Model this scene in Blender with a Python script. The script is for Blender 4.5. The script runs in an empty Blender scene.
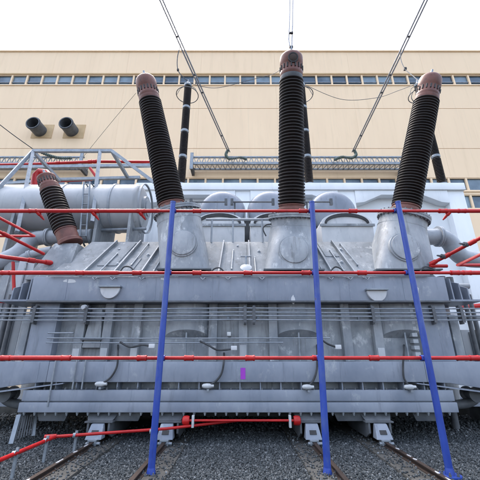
import bpy, bmesh, math, random
import numpy as np
from mathutils import Vector, Matrix

R = math.radians
random.seed(7)
rng = np.random.default_rng(11)
S = bpy.context.scene
COL = S.collection
PI = math.pi

# ------------------------------------------------------------------ camera
CAM_H, FPX, PITCH = 1.8, 318.0, R(19.9)
cd = bpy.data.cameras.new('camera')
cd.sensor_width = 36.0
cd.lens = 36.0 * FPX / 480.0
cd.clip_start, cd.clip_end = 0.05, 2000
cam = bpy.data.objects.new('camera', cd)
COL.objects.link(cam)
cam.location = (0, 0, CAM_H)
cam.rotation_euler = (R(90) + PITCH, 0, 0)
S.camera = cam

# ------------------------------------------------------------------ world, sun, exposure
SUN_EL, SUN_AZ = R(58), R(-25)         # azimuth clockwise from +Y: high behind the hall, a little to the left
w = bpy.data.worlds.new('World')
S.world = w
w.use_nodes = True
nt = w.node_tree
nt.nodes.clear()
sky = nt.nodes.new('ShaderNodeTexSky')
sky.sky_type = 'NISHITA'
sky.sun_disc = False
sky.sun_elevation = SUN_EL
sky.sun_rotation = SUN_AZ
sky.altitude = 0
sky.air_density = 1.0
sky.dust_density = 6.0
sky.ozone_density = 1.0
hs = nt.nodes.new('ShaderNodeHueSaturation')
hs.inputs['Saturation'].default_value = 0.72
hs.inputs['Value'].default_value = 1.0
bg = nt.nodes.new('ShaderNodeBackground')
bg.inputs['Strength'].default_value = 0.15
wo = nt.nodes.new('ShaderNodeOutputWorld')
nt.links.new(sky.outputs[0], hs.inputs['Color'])
nt.links.new(hs.outputs[0], bg.inputs[0])
nt.links.new(bg.outputs[0], wo.inputs[0])

sl = bpy.data.lights.new('sun', 'SUN')
sl.energy = 0.5
sl.angle = R(25)
sl.color = (1.0, 0.95, 0.87)
so = bpy.data.objects.new('sun', sl)
COL.objects.link(so)
sd = Vector((math.sin(SUN_AZ) * math.cos(SUN_EL), math.cos(SUN_AZ) * math.cos(SUN_EL), math.sin(SUN_EL)))
so.rotation_euler = sd.to_track_quat('Z', 'Y').to_euler()
so.location = sd * 60

S.view_settings.view_transform = 'Standard'
S.view_settings.look = 'None'
S.view_settings.exposure = 2.5
S.view_settings.gamma = 1.0
S.view_settings.use_curve_mapping = False

# ------------------------------------------------------------------ measuring helper: photo pixel on the plane at distance Y
CP, SP = math.cos(PITCH), math.sin(PITCH)
def P(px, py, Y):
    u = (240 - py) / FPX
    # up = -Y s + dz c ; depth = Y c + dz s ; up = u*depth
    dz = Y * (u * CP + SP) / (CP - u * SP)
    d = Y * CP + dz * SP
    return Vector(((px - 240) / FPX * d, Y, CAM_H + dz))

# ------------------------------------------------------------------ materials
def nmat(name):
    m = bpy.data.materials.new(name)
    m.use_nodes = True
    n = m.node_tree
    b = n.nodes['Principled BSDF']
    return m, n, b

def paint(name, c1, c2, scale=(1, 1, 1), rough=0.55, metal=0.0, nscale=1.5, detail=6, lo=0.35, hi=0.65,
          bump=0.0, bscale=40, dirt=None, dirt_lo=0.6, dirt_hi=0.75, dirt_scale=(3, 3, .35), spec=0.4, stain=None, stain_lo=.56, stain_hi=.74, stain_scale=(3.5, 3.5, .35), spots=None, spots_lo=.68, spots_hi=.73, spots_scale=(4, 4, 2.5)):
    m, n, b = nmat(name)
    L = n.links.new
    tc = n.nodes.new('ShaderNodeNewGeometry')
    mp = n.nodes.new('ShaderNodeMapping')
    mp.inputs['Scale'].default_value = scale
    L(tc.outputs['Position'], mp.inputs['Vector'])
    no = n.nodes.new('ShaderNodeTexNoise')
    no.inputs['Scale'].default_value = nscale
    no.inputs['Detail'].default_value = detail
    no.inputs['Roughness'].default_value = 0.62
    L(mp.outputs[0], no.inputs['Vector'])
    mr = n.nodes.new('ShaderNodeMapRange')
    mr.inputs['From Min'].default_value = lo
    mr.inputs['From Max'].default_value = hi
    L(no.outputs['Fac'], mr.inputs['Value'])
    mx = n.nodes.new('ShaderNodeMix')
    mx.data_type = 'RGBA'
    mx.inputs['A'].default_value = (*c1, 1)
    mx.inputs['B'].default_value = (*c2, 1)
    L(mr.outputs[0], mx.inputs['Factor'])
    col = mx.outputs['Result']
    for dirt, dirt_lo, dirt_hi, dirt_scale in ((stain, stain_lo, stain_hi, stain_scale), (dirt, dirt_lo, dirt_hi, dirt_scale), (spots, spots_lo, spots_hi, spots_scale)):
        if not dirt: continue
        mp2 = n.nodes.new('ShaderNodeMapping')
        mp2.inputs['Scale'].default_value = dirt_scale
        L(tc.outputs['Position'], mp2.inputs['Vector'])
        n2 = n.nodes.new('ShaderNodeTexNoise')
        n2.inputs['Scale'].default_value = 2.2
        n2.inputs['Detail'].default_value = 8
        n2.inputs['Roughness'].default_value = 0.7
        L(mp2.outputs[0], n2.inputs['Vector'])
        m2 = n.nodes.new('ShaderNodeMapRange')
        m2.inputs['From Min'].default_value = dirt_lo
        m2.inputs['From Max'].default_value = dirt_hi
        L(n2.outputs['Fac'], m2.inputs['Value'])
        x2 = n.nodes.new('ShaderNodeMix')
        x2.data_type = 'RGBA'
        x2.inputs['B'].default_value = (*dirt, 1)
        L(col, x2.inputs['A'])
        L(m2.outputs[0], x2.inputs['Factor'])
        col = x2.outputs['Result']
    L(col, b.inputs['Base Color'])
    rr = n.nodes.new('ShaderNodeMapRange')
    rr.inputs['To Min'].default_value = max(0.05, rough - 0.12)
    rr.inputs['To Max'].default_value = min(1, rough + 0.12)
    L(no.outputs['Fac'], rr.inputs['Value'])
    L(rr.outputs[0], b.inputs['Roughness'])
    b.inputs['Metallic'].default_value = metal
    b.inputs['Specular IOR Level'].default_value = spec
    if bump:
        nb = n.nodes.new('ShaderNodeTexNoise')
        nb.inputs['Scale'].default_value = bscale
        nb.inputs['Detail'].default_value = 5
        L(tc.outputs['Position'], nb.inputs['Vector'])
        bp = n.nodes.new('ShaderNodeBump')
        bp.inputs['Strength'].default_value = bump
        bp.inputs['Distance'].default_value = 0.02
        L(nb.outputs['Fac'], bp.inputs['Height'])
        L(bp.outputs[0], b.inputs['Normal'])
    return m

M = {}
M['grey'] = paint('grey_tank_paint', (.195, .218, .242), (.345, .368, .385), (1, 1, .6), .5, 0, 1.7, 10, .36, .64, .14, 9,
                  dirt=(.50, .52, .53), dirt_lo=.57, dirt_hi=.68, dirt_scale=(1.5, 1.5, .9), stain=(.135, .14, .138), stain_lo=.54, stain_hi=.74, spots=(.13, .085, .06), spots_lo=.69)
M['cover'] = paint('darkened_grey_cover_paint', (.145, .164, .182), (.255, .275, .292), (1, 1, .6), .68, 0, 1.9, 10, .36, .64, .14, 9,  # darker copy of the tank grey, skylight on the slope offset in colour
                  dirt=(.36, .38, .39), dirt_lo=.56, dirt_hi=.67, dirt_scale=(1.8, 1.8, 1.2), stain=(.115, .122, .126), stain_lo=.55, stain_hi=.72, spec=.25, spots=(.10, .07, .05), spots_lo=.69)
M['girder'] = paint('grey_girder_paint', (.185, .215, .265), (.265, .295, .345), (1, 1, .6), .45, 0, 1.4, 9, .35, .65, .10, 8, stain=(.14, .155, .18), stain_lo=.56, stain_hi=.78, spots=(.13, .09, .07), spots_lo=.70,
                    dirt=(.36, .385, .41), dirt_lo=.59, dirt_hi=.72, dirt_scale=(1.3, 1.3, .8))
M['light'] = paint('pale_grey_paint', (.34, .365, .39), (.45, .47, .485), (1, 1, .5), .45, 0, 1.4, 8, .35, .65, .08, 10,
                   dirt=(.26, .285, .31), dirt_lo=.58, dirt_hi=.78)
M['pale'] = paint('pale_primer_paint', (.50, .52, .535), (.62, .63, .64), (1, 1, .5), .5, 0, 2, 8, .35, .65, .1, 10,
                  dirt=(.33, .36, .385), dirt_lo=.56, dirt_hi=.72, dirt_scale=(2, 2, .7))
M['steel'] = paint('galvanised_steel', (.20, .23, .26), (.30, .33, .36), (1, 1, 1), .42, .35, 6, 5, .35, .65)
M['white'] = paint('white_wall_paint', (.72, .75, .77), (.82, .84, .85), (1, 1, .4), .75, 0, .9, 8, .35, .65, .08, 14,
                   dirt=(.58, .61, .63), dirt_lo=.58, dirt_hi=.8)
M['whiteplastic'] = paint('white_plastic', (.42, .44, .45), (.52, .54, .54), (1, 1, 1), .4, 0, 9, 3)
M['red'] = paint('red_pipe_paint', (.36, .008, .010), (.46, .013, .012), (1, 1, 1), .38, 0, 3, 7, .35, .65, .05, 30,
                 dirt=(.25, .012, .012), dirt_lo=.54, dirt_hi=.72, dirt_scale=(2, 2, 2), spec=.4, spots=(.10, .035, .022), spots_lo=.66, spots_hi=.72, spots_scale=(5, 5, 5))
M['blue'] = paint('blue_post_paint', (.018, .045, .25), (.028, .066, .33), (1, 1, .6), .38, 0, 3, 7, .35, .65, .05, 30,
                  dirt=(.065, .105, .27), dirt_lo=.5, dirt_hi=.72, dirt_scale=(2, 2, .8), spec=.4, stain=(.015, .03, .17), spots=(.10, .065, .05), spots_lo=.655, spots_hi=.70, spots_scale=(7, 7, 3))
M['shed'] = paint('dark_glazed_porcelain', (.012, .009, .0085), (.025, .018, .016), (1, 1, 1), .52, 0, 2, 4, spec=.5)
M['cap'] = paint('brown_cap_paint', (.115, .042, .033), (.185, .075, .057), (1, 1, 1), .5, 0, 4, 7, .35, .65, .1, 30,
                 dirt=(.07, .035, .03), dirt_lo=.55, dirt_hi=.72, dirt_scale=(3, 3, 1))
M['cream'] = paint('cream_cladding', (.84, .63, .42), (.88, .67, .45), (1, 1, .25), .75, 0, .5, 7, .35, .65, .05, 8,
                   dirt=(.785, .59, .385), dirt_lo=.53, dirt_hi=.74, dirt_scale=(1.2, 1.2, .10), stain=(.76, .59, .40), stain_lo=.55, stain_hi=.78, stain_scale=(3, 3, .06))
M['tan'] = paint('tan_patch', (.52, .36, .19), (.60, .43, .24), (1, 1, 1), .8, 0, 2, 5)
M['seam'] = paint('dark_joint', (.36, .29, .20), (.42, .34, .24), (1, 1, 1), .9, 0, 2, 3)
M['dark'] = paint('dark_steel', (.02, .021, .023), (.045, .046, .048), (1, 1, 1), .6, 0, 3, 4)
M['darkgrey'] = paint('dark_grey_steel', (.065, .072, .082), (.12, .13, .14), (1, 1, 1), .55, .0, 3, 6)
M['rust'] = paint('rusty_rail_steel', (.025, .017, .014), (.055, .036, .028), (1, .3, 1), .65, .2, 6, 7, .35, .65, .15, 60)
M['concrete'] = paint('weathered_concrete', (.045, .045, .041), (.095, .093, .086), (1, .4, 1), .9, 0, 3, 9, .35, .65, .3, 60,
                      dirt=(.045, .042, .038), dirt_lo=.55, dirt_hi=.72, dirt_scale=(2, .6, 2))
M['cable'] = paint('black_cable', (.03, .033, .036), (.06, .065, .07), (1, 1, 1), .6, 0, 5, 3)
M['green'] = paint('green_insulator_glass', (.10, .14, .125), (.16, .20, .185), (1, 1, 1), .2, 0, 6, 3)
M['wire'] = paint('aluminium_wire', (.22, .245, .29), (.30, .325, .37), (1, 1, 1), .5, .3, 8, 3)
M['lead'] = paint('dull_grey_lead', (.07, .08, .09), (.12, .13, .145), (1, 1, 1), .8, 0, 8, 3, spec=.1)
M['magenta'] = paint('magenta_sticker', (.30, .04, .42), (.35, .05, .48), (1, 1, 1), .6, 0, 8, 3)
M['pipegrey'] = paint('grey_pipe_paint', (.27, .30, .335), (.36, .39, .42), (1, 1, 1), .45, 0, 2, 6, .35, .65, .05, 10,
                      dirt=(.16, .18, .205), dirt_lo=.56, dirt_hi=.75, dirt_scale=(1, 1, 1))
M['chip'] = paint('flaking_white_paint', (.30, .31, .32), (.42, .43, .44), (1, 1, 1), .8, 0, 6, 6)

# glass of the hall
m, n, b = nmat('window_glass')
gi = n.nodes.new('ShaderNodeNewGeometry')
no = n.nodes.new('ShaderNodeTexNoise'); no.inputs['Scale'].default_value = .55; no.inputs['Detail'].default_value = 5
n.links.new(gi.outputs['Position'], no.inputs['Vector'])
cr = n.nodes.new('ShaderNodeValToRGB')
cr.color_ramp.elements[0].position = .38; cr.color_ramp.elements[0].color = (.05, .085, .125, 1)
cr.color_ramp.elements[1].position = .68; cr.color_ramp.elements[1].color = (.20, .28, .34, 1)
n.links.new(no.outputs['Fac'], cr.inputs[0])
oi = n.nodes.new('ShaderNodeObjectInfo')
ad = n.nodes.new('ShaderNodeMath'); ad.operation = 'MULTIPLY_ADD'
ad.inputs[1].default_value = .34; ad.inputs[2].default_value = -.17
n.links.new(oi.outputs['Random'], ad.inputs[0])
a2_ = n.nodes.new('ShaderNodeMath'); a2_.operation = 'ADD'
n.links.new(no.outputs['Fac'], a2_.inputs[0]); n.links.new(ad.outputs[0], a2_.inputs[1])
n.links.new(a2_.outputs[0], cr.inputs[0])
n.links.new(cr.outputs[0], b.inputs['Base Color'])
b.inputs['Roughness'].default_value = .12
b.inputs['Specular IOR Level'].default_value = .5
M['glass'] = m

# ballast stones: a different grey on every stone
m, n, b = nmat('ballast_stone')
gi = n.nodes.new('ShaderNodeNewGeometry')
cr = n.nodes.new('ShaderNodeValToRGB')
e = cr.color_ramp.elements
e[0].position = 0; e[0].color = (.018, .022, .025, 1)
e[1].position = 1; e[1].color = (.20, .215, .225, 1)
for pos, c in ((.45, (.040, .048, .052, 1)), (.78, (.068, .078, .083, 1)), (.95, (.115, .122, .125, 1))):
    q = e.new(pos); q.color = c
n.links.new(gi.outputs['Random Per Island'], cr.inputs[0])
n.links.new(cr.outputs[0], b.inputs['Base Color'])
b.inputs['Roughness'].default_value = .85
M['stone'] = m
# ground
m, n, b = nmat('gravel_ground')
gi = n.nodes.new('ShaderNodeNewGeometry')
vo = n.nodes.new('ShaderNodeTexVoronoi'); vo.inputs['Scale'].default_value = 24
n.links.new(gi.outputs['Position'], vo.inputs['Vector'])
cr = n.nodes.new('ShaderNodeValToRGB')
cr.color_ramp.elements[0].color = (.025, .029, .031, 1); cr.color_ramp.elements[1].color = (.07, .076, .08, 1)
n.links.new(vo.outputs['Color'], cr.inputs[0])
n.links.new(cr.outputs[0], b.inputs['Base Color'])
bp = n.nodes.new('ShaderNodeBump'); bp.inputs['Strength'].default_value = .9; bp.inputs['Distance'].default_value = .05
bp.invert = True
n.links.new(vo.outputs['Distance'], bp.inputs['Height'])
n.links.new(bp.outputs[0], b.inputs['Normal'])
b.inputs['Roughness'].default_value = .9
M['gravel'] = m

# ------------------------------------------------------------------ mesh builder
def root_of(o):
    while o.parent: o = o.parent
    return o

class MB:
    def __init__(s): s.v = []; s.f = []
    def add(s, vs, fs):
        k = len(s.v)
        s.v += [Vector(a) for a in vs]
        s.f += [tuple(i + k for i in f) for f in fs]
        return s
    def box(s, x0, x1, y0, y1, z0, z1):
        v = [(x0,y0,z0),(x1,y0,z0),(x1,y1,z0),(x0,y1,z0),(x0,y0,z1),(x1,y0,z1),(x1,y1,z1),(x0,y1,z1)]
        return s.add(v, [(3,2,1,0),(4,5,6,7),(0,1,5,4),(1,2,6,5),(2,3,7,6),(3,0,4,7)])
    def hexa(s, bot, top):
        "eight corners: four of one face, four of the opposite"
        return s.add(list(bot) + list(top), [(3,2,1,0),(4,5,6,7),(0,1,5,4),(1,2,6,5),(2,3,7,6),(3,0,4,7)])
    def obox(s, c, ax, ay, az):
        c = Vector(c); ax = Vector(ax); ay = Vector(ay); az = Vector(az)
        q = [c-ax-ay, c+ax-ay, c+ax+ay, c-ax+ay]
        return s.hexa([p-az for p in q], [p+az for p in q])
    def prism(s, poly, vec):
        "polygon (list of 3-D points) pushed along vec"
        n = len(poly); vec = Vector(vec)
        a = [Vector(p) for p in poly]; b_ = [p + vec for p in a]
        fs = [tuple(range(n))[::-1], tuple(range(n, 2*n))] + [(i, (i+1) % n, n+(i+1) % n, n+i) for i in range(n)]
        return s.add(a + b_, fs)
    def frame(s, d):
        d = Vector(d).normalized()
        u = d.cross(Vector((0, 0, 1)))
        if u.length < 1e-3: u = d.cross(Vector((0, 1, 0)))
        u.normalize(); return d, u, d.cross(u).normalized()
    def bar(s, p0, p1, wx, wz):
        p0 = Vector(p0); p1 = Vector(p1); d, u, t = s.frame(p1 - p0)
        q = lambda p: [p-u*wx-t*wz, p+u*wx-t*wz, p+u*wx+t*wz, p-u*wx+t*wz]
        return s.hexa(q(p0), q(p1))
    def lathe(s, o, d, prof, seg=32, caps=True):
        "prof: list of (distance along d, radius)"
        o = Vector(o); d, u, t = s.frame(d)
        vs = []; fs = []
        for (h, r) in prof:
            for i in range(seg):
                a = 2*PI*i/seg
                vs.append(o + d*h + (u*math.cos(a) + t*math.sin(a))*r)
        for k in range(len(prof)-1):
            for i in range(seg):
                j = (i+1) % seg
                fs.append((k*seg+i, k*seg+j, (k+1)*seg+j, (k+1)*seg+i))
        if caps:
            fs.append(tuple(range(seg))[::-1])
            fs.append(tuple((len(prof)-1)*seg + i for i in range(seg)))
        return s.add(vs, fs)
    def tube(s, p0, p1, r, seg=16, r1=None):
        p0 = Vector(p0); p1 = Vector(p1)
        return s.lathe(p0, p1-p0, [(0, r), ((p1-p0).length, r if r1 is None else r1)], seg)
    def path(s, pts, r, seg=12, closed=False):
        pts = [Vector(p) for p in pts]; n = len(pts); vs = []; fs = []
        prev = None
        for k, p in enumerate(pts):
            if closed: d = pts[(k+1) % n] - pts[k-1]
            else: d = pts[min(k+1, n-1)] - pts[max(k-1, 0)]
            d.normalize()
            if prev is None: _, u, _ = s.frame(d)
            else:
                u = prev - d*prev.dot(d); u.normalize()
            prev = u; t = d.cross(u)
            for i in range(seg):
                a = 2*PI*i/seg
                vs.append(p + (u*math.cos(a) + t*math.sin(a))*r)
        for k in range(n if closed else n-1):
            for i in range(seg):
                j = (i+1) % seg; k2 = (k+1) % n
                fs.append((k*seg+i, k*seg+j, k2*seg+j, k2*seg+i))
        if not closed:
            fs.append(tuple(range(seg))[::-1]); fs.append(tuple((n-1)*seg+i for i in range(seg)))
        return s.add(vs, fs)
    def build(s, name, mat, parent=None, bevel=0.0, smooth=35):
        me = bpy.data.meshes.new(name)
        off = root_of(parent).location if parent else Vector((0, 0, 0))
        me.from_pydata([tuple(p - off) for p in s.v], [], s.f)
        me.materials.append(M[mat] if isinstance(mat, str) else mat)
        bm = bmesh.new(); bm.from_mesh(me)
        bmesh.ops.recalc_face_normals(bm, faces=bm.faces)
        if bevel:
            bmesh.ops.bevel(bm, geom=[e_ for e_ in bm.edges if len(e_.link_faces) == 2 and e_.calc_face_angle(0) > R(50)],
                            offset=bevel, segments=2, profile=.6, affect='EDGES', clamp_overlap=True)
        bm.to_mesh(me); bm.free()
        me.shade_smooth()
        me.set_sharp_from_angle(angle=R(smooth))
        o = bpy.data.objects.new(name, me)
        COL.objects.link(o)
        if parent: o.parent = parent
        return o

def smooth_pts(pts, n=8):
    "Catmull-Rom through the points"
    pts = [Vector(p) for p in pts]; out = []
    for k in range(len(pts)-1):
        a = pts[max(k-1, 0)]; b_ = pts[k]; c = pts[k+1]; d = pts[min(k+2, len(pts)-1)]
        for i in range(n):
            t = i/n
            out.append(.5*((2*b_) + (c-a)*t + (2*a-5*b_+4*c-d)*t*t + (3*b_-a-3*c+d)*t**3))
    out.append(pts[-1]); return out

def tag(o, label, cat, group=None):
    o['label'] = label; o['category'] = cat
    if group: o['group'] = group
    return o
def thing(name, label, cat, loc=(0, 0, 0), group=None):
    o = bpy.data.objects.new(name, None)
    o.empty_display_size = .3
    o.location = loc
    COL.objects.link(o)
    return tag(o, label, cat, group)
def kind(o, k): o['kind'] = k; return o
def copy_tree(o, parent=None):
    c = o.copy(); COL.objects.link(c)
    if parent: c.parent = parent
    for ch in [q for q in list(bpy.data.objects) if q.parent == o]: copy_tree(ch, c)
    return c

# ================================================================== SETTING
g = MB(); g.add([(-400, -300, 0), (400, -300, 0), (400, 500, 0), (-400, 500, 0)], [(0, 1, 2, 3)])
kind(g.build('ground', 'gravel'), 'structure')

RAILX = (-3.02, -1.55, 1.52, 2.98)
BEAM_W = .21
for x in RAILX:
    s_ = 1 if x < 0 else -1
    q = MB().box(min(x-s_*.09, x+s_*.42), max(x-s_*.09, x+s_*.42), -3, 13, -.2, .055)
    kind(q.build('track_path', 'concrete', bevel=.012), 'structure')

# loose ballast
ico = bmesh.new(); bmesh.ops.create_icosphere(ico, subdivisions=1, radius=1)
iv = np.array([v.co[:] for v in ico.verts]); jf = np.array([[v.index for v in f.verts] for f in ico.faces]); ico.free()
def stones(n, x0, x1, y0, y1, s0, s1):
    x = rng.uniform(x0, x1, n); y = rng.uniform(y0, y1, n)
    keep = np.ones(n, bool)
    for rx in RAILX: keep &= (np.abs(x-rx-(.165 if rx < 0 else -.165)) > .26)
    stray = (~keep) & (rng.random(n) < .10)
    z = np.where(stray, .065, rng.uniform(-.005, .026, n))
    keep |= stray
    x, y, z = x[keep], y[keep], z[keep]; n = len(x)
    sc = rng.uniform(s0, s1, (n, 1, 1)) * rng.uniform(.6, 1.25, (n, 1, 3))
    v = iv[None] * rng.uniform(.72, 1.2, (n, len(iv), 1)) * sc
    a = rng.uniform(0, 2*PI, n); ca, sa = np.cos(a), np.sin(a)
    tl = rng.uniform(-.6, .6, n); ct, st = np.cos(tl), np.sin(tl)
    vy = v[..., 1]*ct[:, None] - v[..., 2]*st[:, None]; vz = v[..., 1]*st[:, None] + v[..., 2]*ct[:, None]
    vx = v[..., 0]*ca[:, None] - vy*sa[:, None]; vy2 = v[..., 0]*sa[:, None] + vy*ca[:, None]
    return np.stack([vx + x[:, None], vy2 + y[:, None], vz + z[:, None]], -1)
parts = [stones(84000, -5.2, 5.2, 4.5, 7.7, .010, .023), stones(26000, -6.5, 6.5, 7.6, 9.0, .014, .030), stones(12000, -9, 9, 8.5, 13.5, .024, .04)]
V = np.concatenate(parts); N = len(V)
F = (jf[None] + (np.arange(N)*len(iv))[:, None, None]).reshape(-1, 3)
me = bpy.data.meshes.new('ballast_stones')
me.vertices.add(N*len(iv)); me.vertices.foreach_set('co', V.reshape(-1).astype(np.float32))
me.loops.add(F.size); me.loops.foreach_set('vertex_index', F.reshape(-1).astype(np.int32))
me.polygons.add(len(F)); me.polygons.foreach_set('loop_start', np.arange(0, F.size, 3, dtype=np.int32))
me.polygons.foreach_set('loop_total', np.full(len(F), 3, dtype=np.int32))
me.update(calc_edges=True); me.validate()
me.materials.append(M['stone'])
o = bpy.data.objects.new('ballast_stones', me); COL.objects.link(o)
kind(tag(o, 'loose grey crushed stone ballast around the rails', 'gravel'), 'stuff')

# ------------------------------------------------------------------ turbine hall behind
HY = 20.0
hall = thing('turbine_hall', 'long cream industrial hall with two ribbons of blue windows', 'building', (0, HY, 0))
HX0, HX1 = -34.0, 34.0
ROOF = P(240, 52, HY).z
zt1, zt0 = P(240, 74.6, HY).z, P(240, 84.6, HY).z
zl1, zl0 = P(240, 177.5, HY).z, P(240, 190.5, HY).z
zk1, zk0 = P(240, 194.5, HY).z, P(240, 208.5, HY).z
seamz = [P(240, 108.5, HY).z, P(240, 148.5, HY).z]
MB().box(HX0, HX1, HY+.25, HY+14, 0, ROOF-.3).build('backing_wall', 'seam', hall)
pm = MB()
bands = [(0, zk0-3.7-.02), (zk0-3.7, zk0), (zk1, zl0), (zl1, seamz[1]-.02), (seamz[1]+.02, seamz[0]-.02), (seamz[0]+.02, zt0),
         (zt1, ROOF)]
for (a, b_) in bands:
    x = HX0
    pw = 6.15
    while x < HX1:
        pm.box(x+.003, min(x+pw, HX1)-.003, HY, HY+.247, a, b_)
        x += pw
pm.build('cladding', 'cream', hall)
MB().box(HX0-.1, HX1+.1, HY-.10, HY+.3, ROOF, ROOF+.14).build('parapet_coping', 'cream', hall)
MB().box(HX0, HX1, HY-.07, HY-.002, zt0-.12, zt0-.03).build('window_sill', 'cream', hall)
MB().box(HX0, HX1, HY-.05, HY-.002, zt1+.02, zt1+.12).build('window_head', 'tan', hall)
MB().box(HX0, HX1, HY-.07, HY-.002, zl0-.12, zl0-.03).build('window_sill', 'cream', hall)
PWID = 1.25
def window_row(z0, z1, xs, split):
    for x in xs:
        f = MB()
        f.box(x+.0, x+.085, HY+.02, HY+.14, z0+.001, z1-.001)
        f.box(x+PWID-.05, x+PWID-.002, HY+.02, HY+.14, z0+.001, z1-.001)
        f.box(x+.086, x+PWID-.051, HY+.03, HY+.13, z0+.002, z0+.06)
        f.box(x+.086, x+PWID-.051, HY+.03, HY+.13, z1-.06, z1-.002)
        w_ = f.build('window', 'cream', hall)
        if split:
            zm = z0 + (z1-z0)*.30
            MB().box(x+.086, x+PWID-.051, HY+.06, HY+.12, zm-.025, zm+.025).build('glazing_bar', 'steel', w_)
        tl = random.uniform(-.012, .012)
        MB().hexa([(x+.086, HY+.15+tl, z0+.02), (x+PWID-.051, HY+.15-tl, z0+.02), (x+PWID-.051, HY+.19, z0+.02), (x+.086, HY+.19, z0+.02)],
                  [(x+.086, HY+.15, z1-.02), (x+PWID-.051, HY+.15, z1-.02), (x+PWID-.051, HY+.19, z1-.02), (x+.086, HY+.19, z1-.02)]
                  ).build('pane', 'glass', w_)
xs = [-22.5 + .0 + PWID*i for i in range(36)]
window_row(zt0, zt1, xs, True)
window_row(zl0, zl1, [-20.0 + PWID*i for i in range(32)], False)
window_row(zk0, zk1, [-20.0 + PWID*i for i in range(32)], False)
# closed cladding at both ends of the ribbons
for (z0, z1, xa, xb) in ((zt0, zt1, -22.5, 22.5), (zl0, zl1, -20.0, 20.0), (zk0, zk1, -20.0, 20.0)):
    MB().box(HX0, xa-.003, HY+.003, HY+.247, z0+.001, z1-.001).build('cladding', 'cream', hall)
    MB().box(xb+.003, HX1, HY+.003, HY+.247, z0+.001, z1-.001).build('cladding', 'cream', hall)
# round ventilation ducts
for px in (32.5, 65.5):
    c = P(px, 122.5, HY-1.0); r = .50
    d = MB().lathe(c, (0, 1, 0), [(0, r), (0, r*.99), (1.0, r*.99)], 40, caps=False)
    d.lathe(c, (0, 1, 0), [(0, r), (0, r*.86), (.95, r*.86)], 40, caps=False)
    d.lathe(c+Vector((0, .05, 0)), (0, 1, 0), [(0, r*1.0), (0, r*1.06), (.08, r*1.06), (.08, r*1.0)], 40, caps=False)
    dd = d.build('ventilation_duct', 'darkgrey', hall)
    MB().lathe(c+Vector((0, .7, 0)), (0, 1, 0), [(0, .01), (0, r*.85), (.05, r*.85)], 40, caps=True).build('duct_damper', 'dark', dd)
    MB().box(c.x-.62, c.x+.95, HY-.03, HY-.003, c.z-.62, c.z+.62).build('wall_plate', 'tan', hall)

# ------------------------------------------------------------------ white concrete wall between transformer and hall
WY = 12.6
ww = thing('white_wall', 'tall white concrete wall with recessed panels behind the transformer', 'wall', (3, WY, 0))
WT = P(240, 184, WY).z; WX0, WX1 = -4.6, P(463, 190, WY).x
MB().box(WX0, WX1, WY+.35, WY+.9, 0, WT-.35).build('panel', 'white', ww)
MB().box(WX0-.05, WX1+.05, WY-.12, WY+.95, WT-.34, WT).build('coping_beam', 'white', ww, bevel=.02)
cols = [(WX1-.75, WX1), (4.35, 5.1), (-.2, .45), (WX0, WX0+.6)]
for (a, b_) in cols:
    MB().box(a, b_, WY, WY+.349, 0, WT-.345).build('pilaster', 'white', ww, bevel=.015)
for i in range(len(cols)-1):
    a = cols[i+1][1]+.004; b_ = cols[i][0]-.004
    z = WT-.345
    # splayed lintel with haunches at both ends
    MB().prism([(a, WY-.05, z), (a, WY-.05, z-.62), (a+.35, WY-.05, z-.58), (a+1.15, WY-.05, z-.22), (b_-1.15, WY-.05, z-.22),
                (b_-.35, WY-.05, z-.58), (b_, WY-.05, z-.62), (b_, WY-.05, z)], (0, .395, 0)).build('lintel', 'white', ww, bevel=.012)
MB().box(WX0+.61, WX1-.76, WY+.06, WY+.34, 0, .6).build('plinth', 'concrete', ww)

# surge arresters on the wall
def make_arrester(base, group):
    t = thing('surge_arrester', '', 'surge arrester', base, group)
    top_z = 15.05; z = base[2]
    MB().lathe(base, (0, 0, 1), [(0, .26), (.06, .26), (.06, .2), (.16, .2)], 24).build('base', 'steel', t)
    z0 = z + .16; n = 4; h = (top_z - z0) / n
    for k in range(n):
        prof = []; a = k*h
        prof.append((a, .13)); prof.append((a+.05, .13))
        m_ = 17
        for j in range(m_):
            q = a + .10 + (h-.2)*j/m_; st = (h-.2)/m_
            prof += [(q, .125), (q+st*.25, .19), (q+st*.45, .19), (q+st*.8, .125)]
        prof.append((a+h-.06, .13))
        MB().lathe((base[0], base[1], z0), (0, 0, 1), prof, 20).build('insulator', 'shed', t)
        MB().lathe((base[0], base[1], z0), (0, 0, 1), [(a+h-.06, .18), (a+h-.02, .2), (a+h+.05, .2), (a+h+.09, .17)], 20).build('flange', 'steel', t)
    zr = top_z - .62
    ring = MB().path([(base[0]+.56*math.cos(a), base[1]+.56*math.sin(a), zr) for a in [2*PI*i/48 for i in range(48)]], .022, 8, closed=True)
    for s_ in (-1, 1):
        ring.path([(base[0]+s_*.19, base[1], top_z-.02), (base[0]+s_*.40, base[1], top_z-.2), (base[0]+s_*.56, base[1], zr)], .014, 6)
    ring.build('corona_ring', 'darkgrey', t)
    MB().lathe((base[0], base[1], top_z+.09), (0, 0, 1), [(0, .06), (.2, .05), (.2, .03), (.32, .03)], 12).build('terminal', 'steel', t)
    return t
ax = [-2.72, 3.2, 9.32]
ag = 'thin black surge arresters on the white wall'
a0 = make_arrester((ax[0], WY+.3, WT), ag)
a0['label'] = 'thin black arrester column with corona ring, just right of the left-leaning bushing'
a1 = copy_tree(a0); a1.location.x = ax[1]
a1['label'] = 'thin black arrester column half hidden behind the upright middle bushing'
a2 = copy_tree(a0); a2.location.x = ax[2]
a2['label'] = 'thin black arrester column behind the right-leaning bushing, above the end of the white wall'
ATOP = 15.05 + .4

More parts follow.
